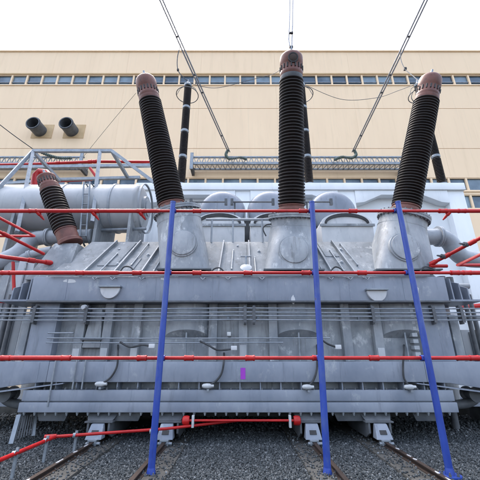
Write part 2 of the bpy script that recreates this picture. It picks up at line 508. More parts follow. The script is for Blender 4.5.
# lattice beams on the hall wall
def lattice(name, label, x0, x1, z, Y, post):
    t = thing(name, label, 'beam', (x0, Y, z), 'lattice beams on the hall wall')
    hh = .27; dp = .35
    for (yy, zz) in ((Y, z-hh), (Y, z+hh), (Y+dp*2, z-hh), (Y+dp*2, z+hh)):
        MB().box(x0, x1, yy-.06, yy+.06, zz-.05, zz+.05).build('chord', 'steel', t)
    q = MB(); n = int((x1-x0)/.36)
    for i in range(n):
        a = x0 + (x1-x0)*i/n; b_ = x0 + (x1-x0)*(i+1)/n; mid = (a+b_)/2
        q.bar((a, Y, z-hh), (mid, Y, z+hh), .022, .022); q.bar((mid, Y, z+hh), (b_, Y, z-hh), .022, .022)
        q.bar((a, Y, z-hh), (mid, Y+2*dp, z-hh), .02, .02); q.bar((mid, Y+2*dp, z-hh), (b_, Y, z-hh), .02, .02)
    q.build('lacing', 'steel', t)
    for x in post:
        MB().box(x-.09, x+.09, Y-.12, HY-.004, z-hh-.42, z-hh-.06).build('bracket', 'darkgrey', t)
        MB().box(x-.11, x+.11, Y-.16, Y-.07, z-hh-.5, z+hh+.28).build('end_post', 'steel', t)
    return t
TY = 19.1
TZ = P(240, 160.5, TY).z
lattice('lattice_beam', 'long grey lattice beam on the hall wall behind the middle bushing', P(191, 160, TY).x, P(406, 160, TY).x, TZ, TY,
        (P(192, 160, TY).x, P(404, 160, TY).x))
lattice('lattice_beam', 'shorter grey lattice beam with green insulators above the conservator', -24, P(84, 160, TY).x, TZ, TY,
        (P(82, 160, TY).x, -23.8))

# ------------------------------------------------------------------ overhead wires
def wire_bundle(p0, p1, sep, label, spacers):
    t = thing('overhead_wire', label, 'wire', p0, 'overhead wires to the hall')
    p0 = Vector(p0); p1 = Vector(p1); d = p1-p0
    for s_ in (-1, 1):
        pts = [p0 + d*k/24 + Vector((s_*sep, 0, -1.2*math.sin(PI*k/24)*.1)) for k in range(25)]
        MB().path(pts, .038, 8).build('conductor', 'wire', t)
    for k in spacers:
        c = p0 + d*k + Vector((0, 0, -.12*math.sin(PI*k)))
        MB().box(c.x-sep-.03, c.x+sep+.03, c.y-.03, c.y+.03, c.z-.03, c.z+.03).build('spacer', 'dark', t)
    return t
LW0, LW1 = P(229, 152, 19.0), P(157, -12, 8.6)
RW0, RW1 = P(353, 152, 19.0), P(430, -12, 8.6)
def on(p0, p1, k): return p0 + (p1-p0)*k + Vector((0, 0, -.3*math.sin(PI*k)))
wire_bundle(LW0, LW0+(LW1-LW0)*2.2, .062, 'grey twin overhead wire running up and left from the lattice beam', (.075, .23, .28, .37, .6))
wire_bundle(RW0, RW0+(RW1-RW0)*2.2, .062, 'grey twin overhead wire running up and right from the lattice beam', (.075, .23, .28, .37, .6))

def insulator_string(pts, label):
    t = thing('insulator_string', label, 'insulator', pts[0], 'green insulator strings at the lattice beam')
    sp = smooth_pts(pts, 7)
    MB().path(sp, .045, 8).build('core', 'darkgrey', t)
    q = MB()
    for k in range(1, len(sp)-1):
        q.lathe(sp[k], sp[k+1]-sp[k-1], [(-.03, .05), (-.02, .11), (.02, .10), (.04, .05)], 14)
    q.build('discs', 'green', t)
Yq = 18.85
insulator_string([P(228, 150, Yq), P(226, 155, Yq), P(230, 159, Yq), P(240, 157.5, Yq), P(247, 159.5, Yq)], 'green insulator string hanging where the left twin wire meets the beam')
insulator_string([P(354, 150, Yq), P(356, 155, Yq), P(351, 158, Yq), P(342, 157, Yq), P(334, 160, Yq)], 'green insulator string hanging where the right twin wire meets the beam')
insulator_string([P(36, 150, Yq), P(48, 155, Yq), P(60, 158, Yq), P(72, 158, Yq)], 'green insulator string lying along the beam above the conservator')

def drop(pts, label, r=.018, mat='lead', clamps=()):
    t = thing('jumper_wire', label, 'wire', pts[0])
    sp = smooth_pts(pts, 10)
    MB().path(sp, r, 8).build('conductor', mat, t)
    for k in clamps:
        c = sp[k]; MB().box(c.x-.05, c.x+.05, c.y-.05, c.y+.05, c.z-.05, c.z+.05).build('clamp', 'dark', t)
A0 = Vector((ax[0], WY+.3, ATOP)); A1 = Vector((ax[1], WY+.3, ATOP)); A2 = Vector((ax[2], WY+.3, ATOP))

# ================================================================== TRANSFORMER
TR = thing('power_transformer', 'huge grey power transformer with three tall black bushings and a conservator', 'transformer', (0, 8, 0))
FY = 8.12     # recessed tank wall
GY = 7.78     # face of the girders
zA, zB = .63, 1.07       # base flange
zC, zD = 1.23, 1.66      # lower girder
zE, zF = 3.04, 3.64      # upper girder
zT = 5.0; SY1 = 9.0      # top of the sloped cover
# tank body (plan with cut corners)
plan = [(-4.55, FY), (4.45, FY), (5.2, 8.5), (5.9, 9.4), (5.9, 11.3), (-5.9, 11.3), (-5.9, 9.4), (-5.2, 8.5)]
MB().prism([(x, y, zA+.02) for x, y in plan], (0, 0, zF-zA-.03)).build('tank', 'grey', TR)
# base flange in two courses with bolts
bx0, bx1 = -4.83, 4.75
fl = MB().box(bx0, bx1, GY-.03, FY+.4, zA, .825); fl.box(bx0+.02, bx1-.02, GY-.005, FY+.4, .85, zB)
fl.box(bx0+.05, bx1-.05, GY+.05, FY+.4, .8251, .8499)
flo = fl.build('base_flange', 'girder', TR, bevel=.012)
x = bx0 + .12
while x < bx1-.05:
    MB().lathe((x, GY+.03, zA+.01), (0, 0, -1), [(0, .03), (.045, .03), (.045, .018), (.075, .018)], 6).build('bolt', 'steel', flo)
    MB().lathe((x+.1, GY+.06, zB-.005), (0, 0, 1), [(0, .026), (.035, .026), (.035, .014), (.06, .014)], 6).build('bolt', 'darkgrey', flo)
    x += .232
# gusset plates between base flange and lower girder
x = -4.6
while x < 4.7:
    MB().box(x-.012, x+.012, GY+.05, FY-.001, zB+.001, zC-.001).build('gusset_plate', 'girder', TR); x += .46
# lower girder with long end plates
MB().box(-4.35, 4.2, GY, FY-.003, zC, zD).build('lower_girder', 'girder', TR, bevel=.015)
for s_ in (-1, 1):
    a = 4.355 if s_ < 0 else 4.205
    MB().prism([(s_*a, GY-.0, zD), (s_*a, GY-.0, zC+.0), (s_*4.7, GY, zC-.02), (s_*5.9, GY, zC-.20), (s_*5.9, GY, zD)], (0, .26, 0)
               ).build('girder_end_plate', 'girder', TR, bevel=.012)
    MB().hexa([(s_*3.95, GY-.02, zC-.035), (s_*5.6, GY-.02, zC-.24), (s_*5.6, FY+.3, zC-.24), (s_*3.95, FY-.02, zC-.035)],
              [(s_*3.95, GY-.02, zC-.012), (s_*5.6, GY-.02, zC-.205), (s_*5.6, FY+.3, zC-.205), (s_*3.95, FY-.02, zC-.012)]
              ).build('jacking_shelf', 'girder', TR)
# end columns
for s_ in (-1, 1):
    MB().prism([(s_*4.42, GY+.1, zD+.002), (s_*5.02, GY+.1, zD+.002), (s_*5.02, GY+.1, zE-.002), (s_*4.42, GY+.1, zE-.002)], (0, .30, 0)
               ).build('corner_column', 'girder', TR, bevel=.012)
    MB().prism([(s_*5.03, GY+.32, zD+.002), (s_*5.03, GY+.6, zD+.002), (s_*5.75, 9.2, zD+.002), (s_*5.75, 8.85, zD+.002)], (0, 0, zE-zD-.004)
               ).build('chamfer_plate', 'girder', TR, bevel=.01)
    for (xa, yy) in ((5.15, 8.02), (5.42, 8.35)):
        MB().box(min(s_*xa, s_*(xa+.16)), max(s_*xa, s_*(xa+.16)), yy, yy+.3, zD+.003, zE-.3).build('chamfer_rib', 'grey', TR, bevel=.01)
# ribs of the recessed wall
for px in (81, 108, 137, 213, 243, 273, 346, 377):
    c = P(px, 330, FY-.1)
    MB().box(c.x-.105, c.x+.105, FY-.17, FY-.002, zD+.003, zE-.003).build('wall_rib', 'grey', TR, bevel=.012)
    if px in (81, 108, 137, 213, 243, 377):
        MB().box(c.x-.08, c.x+.08, FY-.19, FY-.172, zD+.03, zD+.03+random.uniform(.22, .42)).build('rib_plate', 'light', TR, bevel=.004)
# half-round bulges
for px in (187, 298, 403):
    c = P(px, 338, FY)
    r = .54; n_ = 24; dpt = .21
    zlow = c.z; zhigh = P(px, 329.5, FY-dpt).z
    arc = [(c.x + r*math.cos(PI*i/n_), FY-.003 - dpt*math.sin(PI*i/n_), zlow + (zhigh-zlow)*math.sin(PI*i/n_)) for i in range(n_+1)]
    top = [(p[0], p[1], zE-.005) for p in arc]
    q = MB(); m_ = len(arc)
    q.add(arc+top, [(i, i+1, m_+i+1, m_+i) for i in range(m_-1)] + [tuple(range(m_)), tuple(range(m_, 2*m_)), (0, m_-1, 2*m_-1, m_)])
    q.build('wall_bulge', 'grey', TR)
    MB().tube((c.x, FY-.12, zD+.003), (c.x, FY-.12, zhigh-.06), .024, 10).build('drain_rod', 'steel', TR)
# upper girder
MB().box(-5.15, 5.1, GY, FY+.25, zE+.001, zF).build('upper_girder', 'girder', TR, bevel=.015)
MB().box(-5.15, 5.1, GY-.08, FY, zE-.045, zE-.0005).build('girder_lip', 'darkgrey', TR, bevel=.008)
MB().tube((-4.75, GY-.06, zF+.03), (4.7, GY-.06, zF+.03), .035, 12).build('drain_pipe', 'pipegrey', TR)
for s_ in (-1, 1):
    bk = MB().box(min(s_*5.16, s_*5.95), max(s_*5.16, s_*5.95), GY+.05, FY+.7, zE-.0, zE+.045)
    for k in range(3):
        xx = s_*(5.28 + .27*k)
        bk.prism([(xx, GY+.1+.1*k, zE+.046), (xx, FY+.65, zE+.046), (xx, FY+.65, zF+.25-.1*k), (xx, GY+.12+.1*k, zF-.02-.1*k)], (.03, 0, 0))
    bk.build('end_gusset', 'girder', TR)
    for k in range(2):
        MB().lathe((s_*(5.42+.27*k), FY+.3+.1*k, zE+.05), (0, 0, 1), [(0, .11), (zF-zE+.1, .11)], 20).build('riser_pipe', 'darkgrey', TR)
# half-moon lifting lugs
for px, py in ((110, 289), (377, 292)):
    c = P(px, py, GY-.06)
    pts = [(c.x + .24*math.cos(-PI*i/16), GY-.07, c.z+.04 + .27*math.sin(-PI*i/16)) for i in range(17)]
    l_ = MB().prism(pts, (0, .068, 0)).build('lifting_lug', 'pale', TR, bevel=.012)
    MB().box(c.x-.27, c.x+.27, GY-.14, GY-.002, c.z+.041, c.z+.075).build('lug_cap', 'steel', l_)
# patches of pale primer
for px, py, ww_, hh_ in ((70, 281, .30, .07), (293, 300, .10, .2), (416, 291, .14, .2), (165, 279, .22, .05)):
    c = P(px, py, GY)
    pts = []
    for i in range(14):
        a = 2*PI*i/14; rr = random.uniform(.7, 1.1)
        pts.append((c.x+ww_*rr*math.cos(a)*.6, GY-.004, c.z + hh_*rr*math.sin(a)*.7))
    MB().prism(pts, (0, .0035, 0)).build('primer_patch', 'pale', TR)

# hooks and seam plates of the girders
for px in (95, 113, 142, 203, 228, 262, 331, 350, 367):
    c = P(px, 281, GY-.06)
    MB().path([(c.x-.05, GY+.01, zF-.03), (c.x-.05, GY-.10, zF-.05), (c.x, GY-.115, zF-.10), (c.x+.05, GY-.10, zF-.05), (c.x+.05, GY+.01, zF-.03)], .014, 8).build('pipe_hook', 'steel', TR)
for px in (66, 155, 212, 268, 350, 404):
    X = P(px, 290, GY).x
    MB().box(X-.012, X+.012, GY-.006, GY-.0005, zE+.03, zF-.02).build('weld_seam', 'girder', TR)
for px in (38, 128, 232, 284, 341, 428):
    X = P(px, 372, GY).x
    MB().box(X-.010, X+.010, GY-.006, GY-.0005, zC+.02, zD-.02).build('weld_seam', 'girder', TR)
for px in (60, 176, 196, 228, 258, 286, 322, 360, 389, 416, 440):
    X = P(px, 330, FY).x
    MB().box(X-.035, X+.035, FY-.05, FY-.003, 2.62, 2.70).build('small_lug', 'steel', TR, bevel=.006)

# sloped cover
xb0, xb1 = -5.0, 5.05
xt0, xt1 = -4.45, 4.55
def slope(x, k, up=0.0):
    "point on the slope: x at the bottom, k 0..1 up the slope"
    t = (x - xb0)/(xb1 - xb0)
    xx = (xb0 + (xb1-xb0)*t)*(1-k) + (xt0 + (xt1-xt0)*t)*k
    L_ = math.hypot(SY1-7.95, zT-zF)
    ny, nz = -(zT-zF)/L_, (SY1-7.95)/L_
    return Vector((xx, 7.95 + (SY1-7.95)*k + ny*up, zF + (zT-zF)*k + nz*up))
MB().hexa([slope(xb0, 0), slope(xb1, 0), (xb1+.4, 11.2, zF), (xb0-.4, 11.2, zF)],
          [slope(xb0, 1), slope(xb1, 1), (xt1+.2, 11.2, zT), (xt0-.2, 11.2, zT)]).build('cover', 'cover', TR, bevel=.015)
for px in (80, 111, 139, 218, 250, 334, 357):
    xb = P(px, 272, 7.95).x
    d, u, t = MB().frame(slope(xb, 1)-slope(xb, 0))
    a0_, a1_ = slope(xb, .02), slope(xb, .97)
    b0_, b1_ = slope(xb, .02, .08), slope(xb, .97, .10)
    wv = Vector((.018, 0, 0))
    MB().hexa([a0_-wv, a0_+wv, a1_+wv, a1_-wv], [b0_-wv, b0_+wv, b1_+wv, b1_-wv]).build('cover_rib', 'grey', TR)
# pale panels welded on the slope
for pa, pb, k0, k1 in ((86, 106, .3, .95), (146, 156, .1, .8), (224, 247, .1, .95), (338, 354, .55, .95), (116, 128, .15, .5)):
    xa = P(pa, 268, 7.95).x; xb = P(pb, 268, 7.95).x
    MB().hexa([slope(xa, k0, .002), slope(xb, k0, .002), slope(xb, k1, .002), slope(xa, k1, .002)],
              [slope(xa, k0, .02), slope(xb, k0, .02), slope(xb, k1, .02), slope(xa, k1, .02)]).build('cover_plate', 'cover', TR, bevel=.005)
# sight glass valve at the middle of the slope
c = slope(P(246, 270, 7.95).x, .12, .02)
v = MB().lathe(c+Vector((0, -.02, 0)), (0, -.75, .65), [(0, .13), (.1, .13), (.12, .15), (.16, .15), (.2, .07)], 20).build('valve', 'light', TR)
MB().tube(c+Vector((0, -.06, .17)), c+Vector((0, -.06, .42)), .025, 10).build('valve_stem', 'steel', v)
MB().tube(c+Vector((-.14, -.06, .42)), c+Vector((.14, -.06, .42)), .02, 8).build('hand_wheel', 'steel', v)

# small pipes, stops and lifting eyes scattered on the slope
for px, k0, k1 in ((96, .12, .6), (123, .3, .9), (151, .15, .5), (231, .2, .7), (256, .1, .5), (325, .1, .45), (347, .15, .7), (366, .3, .9)):
    X = P(px, 270, 7.95).x
    q = MB().tube(slope(X, k0, .045), slope(X, k1, .045), .018, 8)
    q.tube(slope(X, k0, -.01), slope(X, k0, .065), .022, 8); q.tube(slope(X, k1, -.01), slope(X, k1, .065), .022, 8)
    q.build('vent_pipe', 'steel', TR)
for px, k in ((92, .75), (106, .35), (132, .6), (145, .9), (236, .85), (262, .7), (330, .8), (352, .4), (362, .75)):
    X = P(px, 270, 7.95).x; a = slope(X, k); b_ = slope(X, k, 1.0) - a
    e_ = MB().lathe(a, b_, [(-.02, .045), (.02, .045), (.02, .03), (.04, .03), (.05, .012)], 16).build('blanking_cap', 'pipegrey', TR)
for px in (88, 118, 147, 240, 340, 364):
    X = P(px, 270, 7.95).x; a = slope(X, .06); n_ = (slope(X, .06, 1.0)-a)
    ex_ = Vector((1, 0, 0))
    MB().path([a + ex_*.07*math.cos(t_) + n_*(.0+.11*math.sin(t_)) for t_ in [PI*i/10 for i in range(11)]], .016, 8).build('lifting_eye', 'steel', TR)

# deck fittings: rail pipe along the top of the slope
MB().tube((-1.05, 9.0, P(220, 219.5, 9.0).z), (1.0, 9.0, P(270, 219.5, 9.0).z), .04, 10).build('deck_pipe', 'pipegrey', TR)
for px in (233, 212, 262):
    c = P(px, 219.5, 9.0)
    MB().tube((c.x, 9.0, zT-.02), c, .03, 8).build('pipe_support', 'pipegrey', TR)

# ------------------------------------------------------------------ turrets and bushings
def make_bushing(B, T, r0, r1, nsh, cap_len, ring_mat, cap_r, base_len=.17):
    B = Vector(B); T = Vector(T); d = (T-B).normalized(); L_ = (T-B).length
    body = L_ - cap_len
    bu = MB(); prof = [(base_len, r0*.82)]
    st = (body-base_len)/nsh
    for j in range(nsh):
        h = base_len + st*j; k = j/nsh; r = r0 + (r1-r0)*k
        big = 1.0
        prof += [(h+st*.05, r*.83), (h+st*.30, r*.93), (h+st*.42, r*big), (h+st*.58, r*big), (h+st*.72, r*.95), (h+st*.97, r*.83)]
    prof.append((body, r1*.8))
    o_ = bu.lathe(B, d, prof, 44).build('bushing', 'shed', TR, smooth=50)
    MB().lathe(B, d, [(-.05, r0*1.06), (.04, r0*1.06), (.04, r0*.98), (.08, r0*.95), (.09, r0*.9), (base_len-.03, r0*.9), (base_len-.03, r0*.95), (base_len, r0*.95)], 40
               ).build('flange_collar', 'cap', o_)
    cr_ = cap_r
    MB().lathe(B+d*(body), d, [(-.06, r1*.86), (.0, r1*.93), (.10, r1*.93), (.12, r1*.8)], 40).build('top_ring', ring_mat, o_)
    cp = [(.10, cr_*.94), (.16, cr_*1.0), (.22, cr_*1.0), (.24, cr_*.96), (.24+.2, cr_*.96), (.46, cr_*1.0)]
    h0 = .46; h1 = cap_len-.1
    for i in range(9):
        a = i/8*PI/2
        hh = h0 + (h1-h0)*(.55 + .45*math.sin(a))
        cp.append((hh, cr_*(.35 + .65*math.cos(a)**.8) if a < PI/2-.01 else cr_*.3))
    MB().lathe(B+d*body, d, cp, 40).build('cap', 'cap', o_)
    dd, u, t = MB().frame(d)
    for i in range(18):
        a = 2*PI*i/18
        c_ = B + d*(body+.26) + (u*math.cos(a)+t*math.sin(a))*cr_*.985
        MB().lathe(c_, d, [(0, .022), (.13, .022)], 8).build('cap_bolt', 'dark', o_)
    MB().lathe(B+d*(body+h1-.01), d, [(0, .07), (.08, .07), (.08, .035), (.26, .035)], 12).build('terminal', 'steel', o_)
    return o_

def make_turret(B, d, r_rim, base_x, base_w, y_front, y_back, z_base, mh_px, mh_py, mh_r):
    B = Vector(B); d = Vector(d).normalized()
    mb = MB(); dd, u, t = mb.frame(d)
    top = B - d*.06; n = 48
    rings = []
    # orient the ring by world angle
    ex = Vector((1, 0, 0)); ex = (ex - d*ex.dot(d)).normalized(); ey = d.cross(ex).normalized()
    def ring(o, r): return [o + (ex*math.cos(2*PI*i/n) + ey*math.sin(2*PI*i/n))*r for i in range(n)]
    ra = ring(top - d*.05, r_rim*.93); rb = ring(top - d*.32, r_rim*.93)
    base = []
    for i in range(n):
        a = 2*PI*i/n; ca, sa = math.cos(a), math.sin(a)
        e = .36
        sx = math.copysign(abs(ca)**e, ca); sy = math.copysign(abs(sa)**e, sa)
        base.append(Vector((base_x + base_w*sx, (y_front+y_back)/2 + (y_back-y_front)/2*sy, z_base)))
    mids = []
    for k in (.25, .5, .75):
        ks = k*k*(3-2*k)
        mids.append([rb[i].lerp(base[i], k*.55 + ks*.45) for i in range(n)])
    allr = [ra, rb] + mids + [base]
    vs = [p for r in allr for p in r]; fs = []
    for k in range(len(allr)-1):
        for i in range(n):
            j = (i+1) % n; fs.append((k*n+i, k*n+j, (k+1)*n+j, (k+1)*n+i))
    fs.append(tuple(range(n))); fs.append(tuple((len(allr)-1)*n+i for i in range(n)))
    mb.add(vs, fs)
    o_ = mb.build('turret', 'grey', TR, smooth=30)
    MB().lathe(top-d*.10, d, [(0, r_rim*.935), (0, r_rim*1.03), (.055, r_rim*1.03), (.055, r_rim*.99), (.065, r_rim*.99), (.065, r_rim*1.03), (.12, r_rim*1.03), (.12, r_rim*.5)], 48
               ).build('rim_flange', 'grey', o_)
    dd, u, t = MB().frame(d)
    for i in range(28):
        a = 2*PI*i/28
        MB().lathe(top - d*.14 + (u*math.cos(a)+t*math.sin(a))*r_rim*.985, d, [(0, .022), (.2, .022)], 6).build('rim_bolt', 'darkgrey', o_)
    MB().lathe(top-d*.36, d, [(0, r_rim*.92), (0, r_rim*.95), (.03, r_rim*.95), (.03, r_rim*.92)], 48, caps=False).build('weld_band', 'grey', o_)
    MB().box(base_x-base_w-.03, base_x+base_w+.03, y_front-.03, y_front+.25, z_base, z_base+.035).build('foot_plate', 'darkgrey', o_)
    # front manhole cover
    ym = 8.2
    c = P(mh_px, mh_py, 7.93)
    # find the loft's front surface under the manhole from the nearest vertex
    best = min((p for r in allr[1:] for p in r if p.y < B.y), key=lambda p: (p.x-c.x)**2*2 + (p.z-c.z)**2)
    c = P(mh_px, mh_py, best.y - .03)
    nrm = Vector((.0, -1, .06))
    m_ = MB().lathe(c - nrm*.10, nrm, [(0, mh_r*1.12), (.115, mh_r*1.12), (.115, mh_r*1.02), (.125, mh_r*1.02), (.155, mh_r), (.165, mh_r*.9)], 40).build('manhole_cover', 'grey', o_)
    return o_

BL, TL_ = P(172.5, 209, 8.6), P(144.5, 75, 7.9)
BM_, TM_ = P(291.5, 211, 8.6), P(291.3, 51, 7.15)
BR, TR_ = P(405, 212, 8.6), P(431.5, 74, 7.75)
make_turret(BL + Vector((.13, 0, -.02)), TL_-BL, .69, P(184, 269, 7.95).x, .67, 7.93, 9.3, 3.86, 183, 243, .34)
make_turret(BM_+ Vector((.0, 0, -.10)), TM_-BM_, .67, P(294, 272, 7.95).x, .75, 7.90, 9.3, 3.84, 294, 250, .37)
make_turret(BR + Vector((-.05, 0, -.10)), TR_-BR, .70, P(409, 271, 7.95).x, .82, 7.93, 9.3, 3.85, 405, 247, .36)
def cap_badge(o_, B, T, cl, r):
    B = Vector(B); T = Vector(T); d = (T-B).normalized(); c = B + d*((T-B).length - cl*.45)
    nv = Vector((0, -1, 0)); nv = (nv - d*nv.dot(d)).normalized()
    pl = MB().lathe(c + nv*(r-.06), nv, [(0, .15), (.075, .15), (.075, .12), (.06, .118)], 28).build('port_ring', 'dark', o_)
    MB().lathe(c + nv*(r-.06), nv, [(.0, .117), (.068, .117), (.085, .08), (.085, .01)], 24).build('port_cover', 'rust', o_)
bl_ = make_bushing(BL, TL_, .41, .35, 40, .98, 'cap', .325); bl_['label'] = 'tall black bushing leaning left'
bm_ = make_bushing(BM_, TM_, .405, .36, 40, .92, 'darkgrey', .345); bm_['label'] = 'tall black bushing leaning towards the viewer'
br_ = make_bushing(BR, TR_, .41, .37, 40, .98, 'cap', .335); br_['label'] = 'tall black bushing leaning right'
cap_badge(bm_, BM_, TM_, .92, .345)
# small neutral bushing and its pedestal
BN, TN = P(70, 243, 8.85), P(45, 174, 8.75)
bn_ = make_bushing(BN, TN, .33, .32, 15, .66, 'cap', .27, base_len=.42); bn_['label'] = 'short black bushing with brown ends leaning left in front of the conservator'
pd = P(70, 245, 8.85)
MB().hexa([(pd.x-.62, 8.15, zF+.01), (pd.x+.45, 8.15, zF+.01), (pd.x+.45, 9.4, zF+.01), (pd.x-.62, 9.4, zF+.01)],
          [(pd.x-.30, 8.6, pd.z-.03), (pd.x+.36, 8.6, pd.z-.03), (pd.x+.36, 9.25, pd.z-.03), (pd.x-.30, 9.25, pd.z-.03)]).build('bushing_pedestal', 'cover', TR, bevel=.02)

# ------------------------------------------------------------------ hooded outlets behind the turrets
for px, hw in ((222, .88), (270, .84), (333, .90)):
    c = P(px, 188, 10.9); r = hw
    zc = c.z - r
    X = c.x
    # barrel dome
    pr = []
    for i in range(13):
        a = PI/2*i/12
        pr.append((1.6 - r*.0 + math.sin(a)*.55, max(.02, r*math.cos(a))))
    MB().lathe((X, 12.5, zc), (0, -1, 0), [(0, r), (1.25, r)] + [(1.25+.32*math.sin(PI/2*i/8), r*max(.02, math.cos(PI/2*i/8)**.5)) for i in range(1, 9)], 40).build('outlet_dome', 'girder', TR)
    MB().lathe((X, 12.3, zc), (0, -1, 0), [(.9, r*.99), (.9, r*1.05), (1.0, r*1.05), (1.0, r*.99)], 40, caps=False).build('dome_band', 'light', TR)
    # arched front box
    c2 = P(px, 213, 9.95); w2 = hw*.97
    pts = [(X-w2, 9.9, zT-.02)]
    zs = c2.z - .42
    for i in range(17):
        a = PI - PI*i/16
        pts.append((X + w2*math.cos(a), 9.9, zs + .42*math.sin(a)))
    pts.append((X+w2, 9.9, zT-.02))
    MB().prism(pts, (0, 1.3, 0)).build('outlet_box', 'pale', TR, bevel=.015)
    MB().prism([(X + (w2*.86)*math.cos(PI - PI*i/16), 9.86, zs + .02 + .36*math.sin(PI - PI*i/16)) for i in range(17)] +
               [(X + (w2*.78)*math.cos(PI*i/16), 9.86, zs + .0 + .26*math.sin(PI*i/16)) for i in range(17)], (0, .038, 0)).build('arch_gap_shade', 'dark', TR)  # raised dark strip painting the shade of the gap along the arch
    MB().prism([(X-w2*1.05, 9.84, zs-.02), (X+w2*1.05, 9.84, zs-.02), (X+w2*1.05, 9.84, zs-.10), (X-w2*1.05, 9.84, zs-.10)], (0, .058, 0)).build('box_flange', 'grey', TR)
MB().box(-2.2, 4.6, 11.22, 11.3, zT, 6.75).build('gap_shade_plate', 'dark', TR)  # added dark sheet painting the shade in the gaps between the outlet boxes
for (pa, pb) in ((191, 226), (232, 273), (304, 331)):
    a = P(pa, 202, 10.3); b_ = P(pb, 202, 10.3)
    q = MB().tube(a, b_, .03, 8)
    for p in (a, b_): q.box(p.x-.05, p.x+.05, p.y-.05, p.y+.05, p.z-.12, p.z+.12)
    q.tube((a.x+.1, a.y, a.z), (a.x+.1, 10.5, zT), .03, 8)
    q.build('earthing_bar', 'darkgrey', TR)

# ------------------------------------------------------------------ conservator and frame
CY, CZ, CRAD = 10.3, P(100, 209, 10.3).z, .86
cx1 = P(147, 209, 10.3).x; cx0 = -9.2
prof = [(0, .05)] + [(.28*(1-math.cos(PI/2*i/8)), CRAD*math.sin(PI/2*i/8)) for i in range(1, 9)]
Lc = cx1-cx0
prof += [(Lc-.28+.28*math.sin(PI/2*i/8), CRAD*max(.06, math.cos(PI/2*i/8))) for i in range(0, 9)]
cons = MB().lathe((cx0, CY, CZ), (1, 0, 0), prof, 56).build('conservator', 'light', TR)
for px in (57, 108, 138):
    X = P(px, 209, 9.6).x
    MB().lathe((X, CY, CZ), (1, 0, 0), [(0, CRAD*.99), (0, CRAD+.03), (.07, CRAD+.03), (.07, CRAD*.99)], 56, caps=False).build('strap', 'pipegrey', cons)
MB().lathe((cx1-.01, CY-.1, CZ), (1, 0, 0), [(-.1, .4), (.06, .4), (.06, .3), (.1, .3)], 32).build('end_cover', 'pipegrey', cons)
MB().tube((-7.6, CY-.15, CZ-CRAD-.1), (cx1+.2, CY-.5, CZ-CRAD-.1), .05, 10).build('oil_pipe', 'steel', TR)
# cradle under the conservator
for px in (18, 100, 132):
    X = P(px, 230, 10.0).x
    MB().prism([(X, CY-.75, zT-.3), (X, CY+.75, zT-.3), (X, CY+.75, CZ-.35), (X, CY+.3, CZ-.82), (X, CY-.3, CZ-.82), (X, CY-.75, CZ-.35)], (.09, 0, 0)).build('cradle', 'grey', TR)
MB().box(-7.4, -3.2, CY-.6, CY+.8, zT-.35, zT-.15).build('cradle_beam', 'grey', TR)
# triangulated frame over the conservator
fa, fb = P(33, 151, 10.2), P(112, 151, 10.2)
fr = MB()
fr.bar(fa, fb, .055, .055)
fm = P(100, 151, 10.2)
for p0, p1 in ((fa, P(-8, 195, 9.4)), (fa, P(17, 232, 9.1)), (fa, P(60, 181, 11.5)), (fb, P(128, 178, 11.5)), (fb, P(163, 189, 9.8)),
               (fm, P(92, 222, 9.2)), (P(60, 179.5, 11.5), P(140, 177.5, 11.5)), (P(0, 184, 11.5), P(60, 180, 11.5))):
    fr.bar(p0, p1, .055, .055)
fr.build('conservator_frame', 'steel', TR)
# ladder hooks on its front
for px in (84, 90):
    a = P(px, 182, 9.35); b_ = P(px-4, 236, 9.35)
    MB().path([a+Vector((0, .5, 0)), a, b_, b_+Vector((0, .4, -.2))], .03, 8).build('ladder_stile', 'steel', TR)
for k in range(6):
    a = P(84, 184, 9.35).lerp(P(80, 236, 9.35), k/5); b_ = P(90, 184, 9.35).lerp(P(86, 236, 9.35), k/5)
    MB().tube(a, b_, .018, 8).build('ladder_rung', 'steel', TR)

# thick oil pipes at both ends
def big_pipe(pts, r, fl_at):
    sp = smooth_pts(pts, 8)
    o_ = MB().path(sp, r, 28).build('oil_pipe', 'pipegrey', TR)
    for k in fl_at:
        d = (sp[min(k+1, len(sp)-1)]-sp[max(k-1, 0)])
        MB().lathe(sp[k], d, [(-.05, r), (-.05, r*1.28), (-.005, r*1.28), (-.005, r*1.2), (.005, r*1.2), (.005, r*1.28), (.05, r*1.28), (.05, r)], 28, caps=False).build('pipe_flange', 'pipegrey', o_)
big_pipe([P(92, 236, 9.7), P(66, 237, 9.7), P(40, 238, 9.7), P(28, 243, 9.5), P(16, 254, 9.3), P(-14, 268, 9.0)], .23, (13,))
big_pipe([P(418, 237, 9.2), P(430, 237, 9.2), P(441, 237, 9.2), P(450, 243, 9.25), P(456, 252, 9.3), P(468, 259, 9.4), P(500, 260, 9.6)], .25, (14,))
big_pipe([P(0, 268, 9.3), P(30, 255, 9.3), P(52, 250, 9.3)], .12, (8,))

